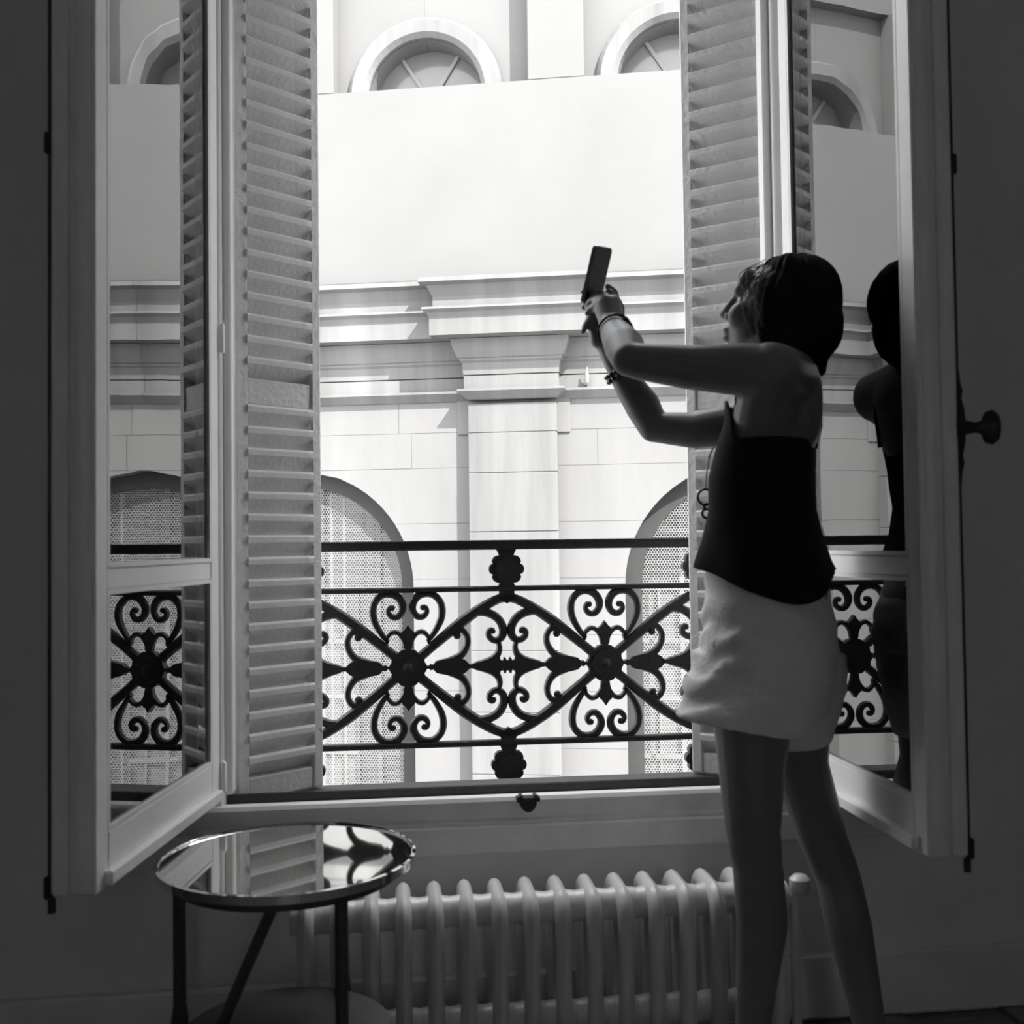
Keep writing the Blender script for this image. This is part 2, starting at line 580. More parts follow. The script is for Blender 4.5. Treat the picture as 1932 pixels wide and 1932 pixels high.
def arch_half(zz):
    if zz <= ZC:
        return R_ARCH
    d = R_ARCH**2-(zz-ZC)**2
    return math.sqrt(d) if d > 0 else 0.0


def stone(u0, u1, z0, z1, lcx=None, rcx=None, m=None, yd=0.0):
    """ashlar block; lcx/rcx = centre of an arch bounding it at left/right"""
    n = 7
    zz = [z0+G/2+(z1-z0-G)*k/n for k in range(n+1)]
    if lcx is None and rcx is None:
        zz = [zz[0], zz[-1]]
    left = [((lcx+arch_half(q)) if lcx is not None else u0+G/2, q) for q in zz]
    right = [((rcx-arch_half(q)) if rcx is not None else u1-G/2, q) for q in zz]
    poly = left + right[::-1]
    mb = MB().prism(poly, yd, 0.42)
    return fpart('stone_block', mb, m or M['stone'])


for ci in range(len(course)-1):
    z0, z1 = course[ci], course[ci+1]
    vis = z1 > -1.6
    bounds = [(None, arcs[0])] + [(arcs[i], arcs[i+1]) for i in range(3)] + [(arcs[3], None)]
    for a, b in bounds:
        ua = UL if a is None else a+R_ARCH
        ub = UR if b is None else b-R_ARCH
        mid = (ua+ub)/2+(0.22 if ci % 2 else -0.24)
        if not vis or ub-ua < 0.5:
            stone(ua, ub, z0, z1, a, b)
        else:
            stone(ua, mid, z0, z1, a, None, yd=rnd.uniform(-0.002, 0.002))
            stone(mid, ub, z0, z1, None, b, yd=rnd.uniform(-0.002, 0.002))
for ci in range(2):
    z0, z1 = above[ci], above[ci+1]
    u = UL
    while u < UR:
        w = rnd.uniform(0.85, 1.3)
        stone(u, min(u+w, UR), z0, z1, yd=rnd.uniform(-0.002, 0.002))
        u += w

# pilasters between the arches: each a stack of blocks on a backing strip
PC, PW = (PL+PR)/2, (PR-PL)/2
pil_joint = [ZB] + [fac(970, 1110)[1]-0.4*k for k in range(9, -1, -1)] + [fac(970, 1003)[1], fac(970, 893)[1], fac(970, 818)[1], zArch]
for k in (-1, 0, 1, 2):
    pc = PC+PER*k
    for a, b in zip(pil_joint[:-1], pil_joint[1:]):
        if b-a > 0.02:
            fpart('pilaster_block', MB().box(pc-PW, pc+PW, -0.10+rnd.uniform(-0.002, 0.002), 0.0-0.003, a+G/2, b-G/2, b=0.004), M['stone_stained'])
    zt = fac(970, 818)[1]
    fpart('pilaster_cap_block', MB().box(pc-PW-0.085, pc+PW+0.085, -0.012, -0.002, zt, zArch+0.12, b=0.003), M['stone'])


def zf(y):
    return fac(700, y)[1]


bands = {
    'cornice': [(0.0, 546), (0.24, 552), (0.245, 560), (0.20, 564), (0.17, 580), (0.165, 583), (0.165, 602), (0.0, 603)],
    'corona': [(0.0, 603), (0.225, 604), (0.228, 608), (0.20, 613), (0.185, 621), (0.185, 653), (0.09, 655), (0.0, 656)],
    'bed_moulding': [(0.0, 655), (0.10, 656), (0.095, 664), (0.075, 680), (0.06, 689), (0.05, 690), (0.05, 694), (0.035, 698), (0.028, 719), (0.0, 720)],
    'architrave': [(0.0, 720), (0.025, 721), (0.025, 744), (0.065, 746), (0.065, 750), (0.04, 756), (0.012, 763), (0.0, 764)],
}
BRK = 0.10
for nm, prof in bands.items():
    pr = [(w, zf(y)) for w, y in prof]
    stained = M['stone_stained']
    breaks = []
    for k in (-1, 0, 1, 2):
        pc = PC+PER*k
        hw = PW-0.005 if nm in ('architrave', 'bed_moulding') else PW+0.03
        breaks.append((pc-hw, pc+hw))
        mb = MB()
        L = [[(pc-hw-w, 0.0, zz), (pc-hw-w, -(BRK+w), zz), (pc+hw+w, -(BRK+w), zz), (pc+hw+w, 0.0, zz)] for w, zz in pr]
        mb.rings(L)
        fpart(nm+'_break', mb, stained)
    edges = [UL]+[e for b in breaks for e in b]+[UR]
    for i in range(0, len(edges), 2):
        a, b = edges[i], edges[i+1]
        if b <= a:
            continue
        n = max(1, round((b-a)/1.15))
        for j in range(n):
            x0, x1 = a+(b-a)*j/n+G/2, a+(b-a)*(j+1)/n-G/2
            mb = MB().rings([[(x, -w, zz) for w, zz in pr] for x in (x0, x1)])
            fpart(nm+'_stone', mb, stained)
fpart('lead_flashing', MB().box(UL, UR, -0.14, 0.02, zf(548), zf(546)+0.012), M['reveal'])
# core behind the mouldings, attic wall, ledge
zA0, zA1 = zf(546), fac(800, 190)[1]
fpart('entablature_core', MB().box(UL, UR, 0.0, 0.42, zArch+0.25+0.002, zA0), M['stone'])
fpart('attic_wall', MB().box(UL, UR, -0.09, 0.42, zA0+0.001, zA1+0.051), M['render'])
# upper storey with lunettes
zU0, zU1 = zA1+0.052, zA1+1.0
LC1, LC2 = fac(800, 185)[0], fac(1278, 185)[0]
LPER = LC2-LC1
LR = 0.39
lcs = [LC1+LPER*k for k in (-2, -1, 0, 1, 2)]
edges = [UL]+[c for c in lcs]+[UR]
for i, c in enumerate(lcs):
    ul = UL if i == 0 else (lcs[i-1]+c)/2
    ur = UR if i == len(lcs)-1 else (lcs[i+1]+c)/2
    ul += 0.003
    arcp = [(c+LR*math.cos(a), zU0+LR*math.sin(a)) for a in [pi*k/24 for k in range(25)]]
    poly = [(ur, zU0), (ur, zU1), (ul, zU1), (ul, zU0)] + arcp[::-1]
    # split in two so the polygon stays simple
    top = [(c, zU0+LR), (c, zU1), (ur, zU1), (ur, zU0)] + arcp[:13]
    top2 = [(ul, zU0), (ul, zU1), (c-0.002, zU1)] + [(x-0.001 if x >= c else x, q) for x, q in arcp[12:]]
    fpart('upper_wall_panel', MB().prism(top, 0.05, 0.42), M['render'])
    fpart('upper_wall_panel', MB().prism(top2, 0.05, 0.42), M['render'])
    # hood ring, recessed back, sill, bars
    hr = MB()
    rr = []
    for k in range(25):
        a = pi*k/24
        ring = []
        for r_, y_ in ((LR, 0.06), (LR, 0.02), (LR+0.03, -0.01), (LR+0.11, -0.015), (LR+0.14, 0.02), (LR+0.14, 0.06)):
            ring.append((c+r_*math.cos(a), y_, zU0+r_*math.sin(a)))
        rr.append(ring)
    hr.rings(rr)
    fpart('lunette_hood', hr, M['stone_stained'])
    fpart('lunette_pane', MB().prism([(c+LR*math.cos(a), zU0+LR*math.sin(a)) for a in [pi*k/24 for k in range(25)]], 0.24, 0.27), M['pane_far'])
    for a in (pi/3, 2*pi/3):
        p0 = Vector((c, 0.23, zU0+0.03))
        p1 = Vector((c+LR*math.cos(a), 0.23, zU0+LR*math.sin(a)))
        fpart('lunette_bar', MB().tube([p0, p1], 0.014, 6), M['bar_far'])
    if i < len(lcs)-1:
        pm = (c+lcs[i+1])/2+0.04
        fpart('upper_pilaster', MB().box(pm-0.17, pm+0.20, -0.09, 0.048, zU0, zU1, b=0.006), M['render'])
fpart('roof_slab', MB().box(UL, UR, -0.04, 6.0, zU1+0.001, zU1+0.25), M['render'])
fpart('back_block', MB().box(UL, UR, 0.85, 6.0, ZB, zU1), M['wallext'])


# arched window bays (shared meshes)
def arch_poly(r, zb):
    return [(r, zb), (r, 0)] + [(r*math.cos(a), r*math.sin(a)) for a in [pi*k/32 for k in range(1, 32)]] + [(-r, 0), (-r, zb)]


def arch_band(r0, r1, y0, y1, zb):
    mb = MB()
    o, i = arch_poly(r1, zb), arch_poly(r0, zb)
    n = len(o)
    rs = [[(o[k][0], y0, o[k][1]), (o[k][0], y1, o[k][1]), (i[k][0], y1, i[k][1]), (i[k][0], y0, i[k][1])] for k in range(n)]
    return mb.rings(rs)


BZ = -2.6          # bottom of each bay below the springing line
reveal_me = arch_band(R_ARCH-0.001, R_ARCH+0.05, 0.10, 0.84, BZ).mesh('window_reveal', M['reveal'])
frame_me = arch_band(R_ARCH-0.105, R_ARCH-0.002, 0.12, 0.15, BZ).mesh('screen_frame', M['screen_frame'])
pane_me = MB().prism(arch_poly(R_ARCH-0.002, BZ), 0.58, 0.60).mesh('pane', M['pane_far'])
# hexagonal wire screen: flat strips
hx = MB()
P = 0.0185
rx = P/math.sqrt(3)
RI = R_ARCH-0.10
row = 0
zz = -1.75
V, Fc = [], []


def inside(x, q):
    return (abs(x) < RI if q <= 0 else x*x+q*q < RI*RI)


def strip(a, b, w=0.0021):
    d = Vector((b[0]-a[0], 0, b[1]-a[1])).normalized()
    nx = Vector((-d.z, 0, d.x))*w
    n = len(V)
    A, B = Vector((a[0], 0.135, a[1])), Vector((b[0], 0.135, b[1]))
    V.extend([A+nx, A-nx, B-nx, B+nx])
    Fc.append((n, n+1, n+2, n+3))


while zz < RI:
    off = P/2 if row % 2 else 0
    x = -RI-P+off
    while x < RI+P:
        if inside(x, zz):
            c = (x, zz)
            pts = [(x+rx*math.sin(pi/3*k), zz+rx*math.cos(pi/3*k)) for k in range(4)]
            strip(pts[0], pts[1])
            strip(pts[1], pts[2])
            strip(pts[2], pts[3])
        x += P
    zz += rx*1.5
    row += 1
wire_me = bpy.data.meshes.new('wire_screen')
wire_me.from_pydata([tuple(v) for v in V], [], Fc)
wire_me.materials.append(M['screen'])
# glazing bars behind
bars = []
for x in (-0.42, 0.0, 0.42):
    top = math.sqrt(max(0.01, (R_ARCH-0.01)**2-x*x))
    bars.append(MB().box(x-0.016, x+0.016, 0.54, 0.585, BZ, top))
for q in (-1.6, -1.2, -0.8, -0.4, -0.02, 0.36):
    hw = R_ARCH-0.01 if q <= 0 else math.sqrt((R_ARCH-0.01)**2-q*q)
    bars.append(MB().box(-hw, hw, 0.545, 0.584, q-0.014, q+0.014))
for x in (-0.58, -0.26, 0.16, 0.26, 0.58):
    bars.append(MB().box(x-0.007, x+0.007, 0.55, 0.583, -1.6, -0.02))
bar_me = [b.mesh('glazing_bar', M['bar_far']) for b in bars]
post_me = [MB().box(x-0.008, x+0.008, 0.152, 0.17, -1.75, math.sqrt((R_ARCH-0.12)**2-x*x)).mesh('screen_post', M['screen']) for x in (0.19, 0.28, -0.25)]
rail_me = MB().box(-R_ARCH+0.1, R_ARCH-0.1, 0.152, 0.165, -0.03, -0.02).mesh('screen_rail', M['screen'])
for c in arcs:
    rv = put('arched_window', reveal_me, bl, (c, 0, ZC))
    put('screen_frame', frame_me, rv)
    put('pane', pane_me, rv)
    w = put('wire_screen', wire_me, rv)
    w['kind'] = 'stuff'
    for b in bar_me:
        put('glazing_bar', b, rv)
    for b in post_me:
        put('screen_post', b, rv)
    put('screen_rail', rail_me, rv)
# small iron hook on the entablature
hk0 = fac(1105, 725)
fpart('iron_spike', MB().tube(catmull([(hk0[0], 0.0, hk0[1]), (hk0[0]+0.01, -0.06, hk0[1]+0.01), (hk0[0]+0.015, -0.08, hk0[1]+0.10)], 4), [0.016]*4+[0.014]*3+[0.005]*2, 6), M['bar_far'])

# ================================================================== LOUVRED SHUTTERS
def shutter(name, hp, fp, label, flip):
    hp, fp = Vector(hp), Vector(fp)
    d = (fp-hp)
    d.z = 0
    W = d.length
    ang = math.atan2(d.y, d.x)
    Z0 = zsh
    e = empty(name, (hp.x, hp.y, Z0), ang)
    tag(e, label, 'shutter', 'louvred shutters in the window reveal')
    H = 2.16
    s = -1 if not flip else 1         # local y direction of the face seen from the room
    SW = 0.026
    TH = 0.034

    def bx(x0, x1, a, b, z0, z1, bv=0.003):
        y0, y1 = sorted((a*s, b*s))
        return MB().box(x0, x1, y0, y1, z0, z1, b=bv)
    part('stile', bx(0, SW+0.004, -TH/2, TH/2, 0, H), M['shutter'], e, True)
    part('stile', bx(W-SW, W, -TH/2, TH/2, 0, H), M['shutter'], e, True)
    midz = at(525, 738, 2.47).z-Z0
    rails = [(0.0, 0.05), (midz-0.03, midz+0.03), (H-0.06, H)]
    for a, b in rails:
        part('rail', bx(SW+0.004, W-SW, -TH/2+0.004, TH/2-0.004, a, b), M['shutter'], e, True)
    pitch = 0.0475
    # a slat leans back: its room edge is high and shows a thick nose
    x0, x1 = SW+0.002, W-SW+0.002
    sec = [(0.016, 0.021), (0.022, 0.016), (0.022, 0.004), (0.016, -0.002), (-0.034, -0.047), (-0.036, -0.038), (0.006, 0.014)]
    me = MB().rings([[(x, y*s, zq) for y, zq in sec] for x in (x0, x1)]).mesh('slat', M['shutter'])
    for a, b in ((rails[0][1], rails[1][0]), (rails[1][1], rails[2][0])):
        n = int((b-a)/pitch)
        pp = (b-a)/n
        for k in range(n):
            o = put('slat', me, e, (0, 0, a+pp*(k+0.5)+0.004))
            o.rotation_euler = (random.uniform(-0.02, 0.02), random.uniform(-0.004, 0.004), 0)
    return e


SHA, SHB = 2.455, 2.60
shutter('louvred_shutter', at(440, 1100, SHA), at(600, 1100, SHB), 'left louvred shutter with peeling pale paint, folded beside the railing', False)
shutter('louvred_shutter', at(1474, 1000, SHA), at(1303, 1000, SHB), 'right louvred shutter with pale slats behind the raised arms of the woman', True)

# ================================================================== IRON RAILING
RY = 2.80
rA, rB = at(770, 1255, RY), at(1141, 1241, RY)
RP = rB.x-rA.x                       # spacing of the rosettes
rz = at(957, 1250, RY).z
zt_, zm_, zb_ = at(957, 1029, RY).z, at(957, 1110, RY).z, at(957, 1400, RY).z
zfoot = at(957, 1484, RY).z
KX = RP/2/448.0
KZ = (zm_-zb_)/2/338.0
rmid = (zm_+zb_)/2
rl = empty('iron_railing', ((rA.x+rB.x)/2, RY, zb_))
tag(rl, 'black wrought iron balcony railing with scrolls and round rosettes outside the window', 'railing')
RXa, RXb = rA.x-RP*1.5-0.02, rB.x+RP*1.5+0.02


def bar(z, h, t=0.012, ledge=True):
    mb = MB().box(RXa, RXb, RY-t, RY+t, z-h/2, z+h/2, b=0.003)
    if ledge:
        mb.box(RXa, RXb, RY-t-0.004, RY+t+0.004, z+h/2-0.003, z+h/2+0.004, b=0.0015)
    return mb


part('top_rail', bar(zt_, 0.022, 0.017), M['iron'], rl)
part('middle_rail', bar(zm_, 0.014, 0.012, False), M['iron'], rl)
part('bottom_rail', bar(zb_, 0.015, 0.012, False), M['iron'], rl)
for x in (RXa, RXb):
    part('end_post', MB().box(x-0.012, x+0.012, RY-0.014, RY+0.014, zfoot, zt_, b=0.003), M['iron'], rl)


def ribbon(mb, pts, wid, sx, sz, t=0.008, sub=5):
    """smooth bar in the railing plane: pts in module units, wid in module units (full width)"""
    P3 = catmull([(x*KX*sx, 0, z*KZ*sz) for x, z in pts], sub)
    ws = lerplist(wid, len(P3))
    rs = []
    n = len(P3)
    for i, p in enumerate(P3):
        d = (P3[min(i+1, n-1)]-P3[max(i-1, 0)]).normalized()
        nn = Vector((-d.z, 0, d.x))
        h = ws[i]*KX/2
        rs.append([p+nn*h*a+Vector((0, t*b, 0)) for a, b in ((1, 0.35), (0.6, 1), (-0.6, 1), (-1, 0.35), (-1, -0.35), (-0.6, -1), (0.6, -1), (1, -0.35))])
    return mb.rings(rs)


def blob(mb, x, z, r, sx, sz, t=0.010):
    return mb.ellipsoid((x*KX*sx, 0, z*KZ*sz), AX, (r*KX, t, r*KX), 12, 8)


def q_diagonal(sx, sz):
    mb = MB()
    ribbon(mb, [(45, 38), (100, 82), (160, 130), (245, 196), (330, 252), (400, 288), (449, 300)], [44, 42, 46, 50, 46, 42, 40], sx, sz, 0.010)
    return mb


def q_heart(sx, sz):
    mb = MB()
    ribbon(mb, [(88, 112), (118, 150), (146, 200), (155, 245), (146, 285), (118, 314), (82, 322), (46, 310), (24, 280), (24, 246), (44, 222), (70, 222), (86, 242), (80, 262), (68, 264)],
           [20, 26, 32, 34, 32, 32, 34, 36, 36, 32, 30, 28, 24, 22, 20], sx, sz)
    blob(mb, 69, 261, 14, sx, sz)
    mb.box(*(sorted((78*KX*sx-0.018, 78*KX*sx+0.018))), -0.008, 0.008, *sorted((322*KZ*sz, 340*KZ*sz)))
    return mb


def q_fleur_arm(sx, sz):
    mb = MB()
    ribbon(mb, [(12, 84), (20, 118), (40, 148), (64, 155), (84, 142), (94, 120), (90, 104)], [18, 16, 22, 24, 20, 16, 12], sx, sz)
    return mb


def q_petal(sx, sz):
    mb = MB()
    ribbon(mb, [(150, 12), (200, 28), (240, 50), (264, 86), (268, 122), (255, 150), (236, 160), (224, 150), (220, 138)], [34, 38, 34, 30, 28, 27, 28, 28, 25], sx, sz)
    blob(mb, 221, 134, 17, sx, sz)
    return mb


def q_spur(sx, sz):
    """scroll that leaves the diagonal near the middle of the module, and the bell under it"""
    mb = MB()
    ribbon(mb, [(300, 232), (335, 236), (376, 226), (408, 204), (428, 168), (427, 132), (408, 112), (384, 112), (366, 128), (364, 148), (376, 158), (387, 152)],
           [34, 37, 39, 39, 38, 36, 32, 30, 29, 26, 22, 20], sx, sz)
    blob(mb, 384, 150, 12, sx, sz)
    ribbon(mb, [(404, 108), (412, 84), (408, 58), (392, 36), (360, 20), (300, 8)], [22, 25, 30, 34, 32, 18], sx, sz)
    return mb


quad_fn = {'diagonal_bar': q_diagonal, 'heart_scroll': q_heart, 'fleur_arm': q_fleur_arm, 'tulip_petal': q_petal, 'side_scroll': q_spur}
quad_me = {}
for nm, fn in quad_fn.items():
    for sx in (-1, 1):
        for sz in (-1, 1):
            quad_me[nm, sx, sz] = fn(sx, sz).mesh(nm, M['iron'], True)


def lobed(mb, x, z, r, lob, amp, y0, y1, n=64, kz=None):
    kz = kz or KX
    poly = []
    for k in range(n):
        a = 2*pi*k/n
        rr = r*(1-amp+amp*abs(math.cos(lob*a/2))**0.6)
        poly.append((x*KX+rr*KX*math.cos(a), z*KZ+rr*kz*math.sin(a)))
    return mb.prism(poly, y0, y1)


mb = MB()
lobed(mb, 0, 0, 84, 10, 0.10, -0.012, 0.012)
lobed(mb, 0, 0, 64, 10, 0.12, -0.018, 0.018)
mb.ellipsoid((0, 0, 0), AX, (34*KX, 0.026, 34*KX), 18, 10)
ros_me = mb.mesh('rosette', M['iron'])
fle = {}
for sz in (-1, 1):
    mb = MB()
    poly = [(-14, 70), (-12, 95), (-22, 118), (-30, 138), (-28, 156), (-14, 168), (0, 188), (14, 168), (28, 156), (30, 138), (22, 118), (12, 95), (14, 70)]
    mb.prism([(x*KX, z*KZ*sz) for x, z in poly], -0.011, 0.011)
    fle[sz] = mb.mesh('fleur', M['iron'])
tul = {}
for sx in (-1, 1):
    mb = MB()
    poly = [(78, -8), (92, -5), (100, -13), (112, -10), (126, -25), (150, -31), (190, -38), (232, -38), (258, -26), (284, 0), (258, 26), (232, 38), (190, 38), (150, 31), (126, 25), (112, 10), (100, 13), (92, 5), (78, 8)]
    mb.prism([(x*KX*sx, z*KZ) for x, z in poly], -0.011, 0.011)
    tul[sx] = mb.mesh('tulip_bud', M['iron'])
mb = MB()                              # spindle between two modules, centred on the middle line
poly = [(-190, -6), (-140, -12), (-80, -20), (-50, -30), (-36, -44), (-33, -24), (-20, -20), (-16, -34), (-9, -34), (-6, -22), (6, -22), (9, -34), (16, -34), (20, -20), (33, -24), (36, -44), (50, -30), (80, -20), (140, -12), (190, -6)]
poly = poly+[(x, -z) for x, z in reversed(poly)]
mb.prism([(x*KX, z*KZ) for x, z in poly], -0.011, 0.011)
spin_me = mb.mesh('spindle', M['iron'])


def finial(up):
    mb = MB()
    h = (zt_-0.011-zm_) if up else (zb_-zfoot)
    c = h*0.50
    lobed(mb, 0, 0, 80, 8, 0.16, -0.012, 0.012, kz=KX*0.95)
    lobed(mb, 0, 0, 54, 8, 0.14, -0.019, 0.019, kz=KX*0.95)
    mb.v = [p+Vector((0, 0, c)) for p in mb.v]
    a, b = 0.0, h
    mb.prism([(-42*KX, a), (-30*KX, c*0.35), (-38*KX, c*0.7), (38*KX, c*0.7), (30*KX, c*0.35), (42*KX, a)], -0.010, 0.010)
    mb.prism([(-38*KX, c*1.3), (-30*KX, c*1.65), (-44*KX, b), (44*KX, b), (30*KX, c*1.65), (38*KX, c*1.3)], -0.010, 0.010)
    return mb.mesh('finial', M['iron'])


fin_u, fin_d = finial(True), finial(False)
bo = wloc(rl)
knot_me = {s: MB().prism([(-46*KX, 296*KZ*s), (-34*KX, 318*KZ*s), (-34*KX, 338*KZ*s), (34*KX, 338*KZ*s), (34*KX, 318*KZ*s), (46*KX, 296*KZ*s), (0, 272*KZ*s)], -0.010, 0.010).mesh('apex_block', M['iron']) for s in (-1, 1)}
for k in (-1, 0, 1, 2):
    c = Vector((rA.x+RP*k, RY, rmid))-bo
    put('rosette', ros_me, rl, c)
    for s in (-1, 1):
        put('fleur', fle[s], rl, c)
        put('tulip_bud', tul[s], rl, c)
    for key, me in quad_me.items():
        put(key[0], me, rl, c)
for k in range(-1, 4):
    c = Vector((rA.x+RP*(k-0.5), RY, rmid))-bo
    put('spindle', spin_me, rl, c)
    for s in (-1, 1):
        put('apex_block', knot_me[s], rl, c)
    put('finial', fin_u, rl, Vector((rA.x+RP*(k-0.5), RY, zm_))-bo)
    put('finial', fin_d, rl, Vector((rA.x+RP*(k-0.5), RY, zfoot))-bo)

# ================================================================== RADIATOR
NS, PIT = 16, 0.0638
xr0 = 0.009-3*PIT
RYF, RYK, RZT = 2.105, 2.292, 0.380
ra = empty('radiator', (xr0+7.5*PIT, 2.2, 0))
tag(ra, 'white cast iron column radiator standing under the open window', 'radiator')


def section():
    mb = MB()
    yf, yk = RYF-2.2+0.024, RYK-2.2-0.024
    zt, zb0 = RZT-0.026, 0.085
    # front and back columns with a round-topped bridge
    pts = []
    for k in range(9):
        a = pi - pi*k/8*0.5
        pts.append((0, yf+0.03+0.03*math.cos(a), zt-0.03+0.03*math.sin(a)))
    for k in range(9):
        a = pi/2 - pi*k/8*0.5
        pts.append((0, yk-0.03+0.03*math.cos(a), zt-0.03+0.03*math.sin(a)))
    for k in range(9):
        a = -pi*k/8*0.5
        pts.append((0, yk-0.03+0.03*math.cos(a), zb0+0.03+0.03*math.sin(a)))
    for k in range(9):
        a = -pi/2 - pi*k/8*0.5
        pts.append((0, yf+0.03+0.03*math.cos(a), zb0+0.03+0.03*math.sin(a)))
    n = len(pts)
    rs = []
    for i in range(n):
        p = Vector(pts[i])
        t = (Vector(pts[(i+1) % n])-Vector(pts[i-1])).normalized()
        o = Vector((0, -t.z, t.y))
        rs.append([p+Vector((0.0165*math.cos(2*pi*j/12), 0, 0))+o*0.024*math.sin(2*pi*j/12) for j in range(12)])
    mb.rings(rs, closed=True)
    mb.tube([(0, 0.0, zb0+0.01), (0, 0.0, zt-0.01)], 0.015, 10)
    for z in (zt-0.018, zb0+0.03):
        for y in (-0.025,):
            mb.tube([(-PIT/2, y, z), (-0.01, y, z), (0.01, y, z), (PIT/2, y, z)], [0.030, 0.033, 0.033, 0.030], 14)
    return mb


sec_me = section().mesh('column_section', M['radiator'], True)
foot_mes = [MB().tube([(0, y, 0.10), (0, y, 0.05), (0, y*1.12, 0.0)], [0.018, 0.014, 0.019], 10).mesh('foot', M['radiator'], True) for y in (-0.07, 0.07)]
for i in range(NS):
    s = put('column_section', sec_me, ra, Vector((xr0+i*PIT, 2.2, 0))-wloc(ra))
    if i in (0, NS-1):
        for fm in foot_mes:
            put('foot', fm, s)
vp = at(1508, 1668, 2.175)
mb = MB()
mb.tube([(xr0+(NS-1)*PIT, 2.175, 0.33), (vp.x-0.02, 2.175, 0.33)], 0.013, 10)
mb.tube([(vp.x-0.012, 2.175, 0.0), (vp.x-0.012, 2.175, 0.35)], 0.011, 10)
part('supply_pipe', mb, M['radiator'], ra, smooth=True)
part('valve_knob', MB().lathe([(0.001, -0.02), (0.016, -0.02), (0.022, -0.012), (0.022, 0.012), (0.014, 0.02), (0.001, 0.021)], 14, (vp.x, 2.172, vp.z)), M['radiator'], ra, smooth=True)

# ================================================================== SIDE TABLE
tc_ = Vector((-0.197, 1.960, 0.0))
TZ = 0.523
tb = empty('side_table', tc_)
tag(tb, 'round side table with mirror tray top in front of the radiator', 'table')
part('tray_top', MB().lathe([(0.001, TZ-0.010), (0.222, TZ-0.010), (0.222, TZ), (0.001, TZ)], 72, tc_), M['mirror'], tb, smooth=True)
part('tray_rim', MB().rings([[(tc_.x+r*math.cos(2*pi*j/72), tc_.y+r*math.sin(2*pi*j/72), z) for r, z in ((0.2215, TZ-0.014), (0.228, TZ-0.012), (0.229, TZ+0.003), (0.224, TZ+0.004), (0.2215, TZ+0.001))] for j in range(72)], closed=True), M['mirror'], tb, smooth=True)
part('apron_ring', MB().rings([[(tc_.x+r*math.cos(2*pi*j/48), tc_.y+r*math.sin(2*pi*j/48), z) for r, z in ((0.185, TZ-0.032), (0.20, TZ-0.032), (0.20, TZ-0.0145), (0.185, TZ-0.0145))] for j in range(48)], closed=True), M['tablelegs'], tb, smooth=True)
for a in (math.radians(178), math.radians(-58), math.radians(62)):
    px, py_ = tc_.x+0.192*math.cos(a), tc_.y+0.192*math.sin(a)*0.95
    if py_ > 2.06:
        py_ = 2.06
    part('leg', MB().tube([(px, py_, TZ-0.03), (px, py_, 0.27), (px, py_, 0.24), (px, py_, 0.21), (px, py_, 0.0)], [0.0115, 0.0115, 0.016, 0.0115, 0.010], 10), M['tablelegs'], tb, smooth=True)
d0, d1 = at(520, 1698, 1.86), at(440, 1885, 1.86)
d1 = d0 + (d1-d0)*((d0.z-0.236)/(d0.z-d1.z))
part('brace', MB().tube([d0, d1], 0.010, 8), M['tablelegs'], tb, smooth=True)
part('lower_shelf', MB().lathe([(0.001, 0.225), (0.183, 0.225), (0.186, 0.232), (0.183, 0.24), (0.001, 0.24)], 48, (tc_.x, 1.90, 0)), M['tablelegs'], tb, smooth=True)

# ================================================================== PERSON
pe = empty('person', at(1470, 1932, 1.93).xy.to_3d())
tag(pe, 'woman in black tank top and pale shorts holding up a phone at the window', 'person')
A = at
f = Vector((-0.89, 0.455, 0)).normalized()      # the way her chest faces
l = Vector((-f.y, f.x, 0))                      # her left, towards the camera
UPV = Vector((0, 0, 1))


def tcenter(py):
    return A(0, 0, 1), py


def torso_ring(py, xl, xr, b, Y=1.96, n=32, grow=0.0):
    c = A((xl+xr)/2, py, Y)
    hw = (A(xr, py, Y)-A(xl, py, Y)).length/2
    ca, sa = abs(f.x), abs(l.x)
    a = math.sqrt(max(hw*hw-(b*sa)**2, 0.06**2))/ca
    a += grow
    b += grow
    return c, a, b


TR = [(735, 1412, 1535, 0.115), (760, 1390, 1541, 0.145), (800, 1362, 1543, 0.155), (850, 1350, 1540, 0.152), (900, 1346, 1536, 0.142), (980, 1350, 1532, 0.130),
      (1050, 1346, 1545, 0.140), (1120, 1340, 1570, 0.160), (1200, 1335, 1580, 0.172), (1270, 1338, 1574, 0.168), (1320, 1352, 1545, 0.105)]


def sring(c, a, b, n=40, p=2.3):
    r = []
    for j in range(n):
        t = 2*pi*j/n
        ct, st = math.cos(t), math.sin(t)
        r.append(c+f*(a*math.copysign(abs(ct)**(2/p), ct))+l*(b*math.copysign(abs(st)**(2/p), st)))
    return r


body = MB()
rg = [sring(*torso_ring(*t)) for t in TR]
body.rings(rg)
LS, RS = A(1452, 706, 1.815), A(1478, 748, 2.105)
# shoulders and upper back
body.capsule(LS, A(1478, 722, 1.93), 0.058, 0.068)
body.capsule(RS, A(1478, 722, 2.0), 0.056, 0.068)
body.capsule(A(1478, 735, 1.93), A(1470, 800, 1.93), 0.072, 0.08)
body.capsule(A(1490, 752, 2.03), A(1480, 820, 2.02), 0.062, 0.07)
body.capsule(LS, A(1440, 790, 1.86), 0.05, 0.055)
# neck
body.capsule(A(1474, 715, 1.975), A(1474, 632, 1.985), 0.056, 0.050)
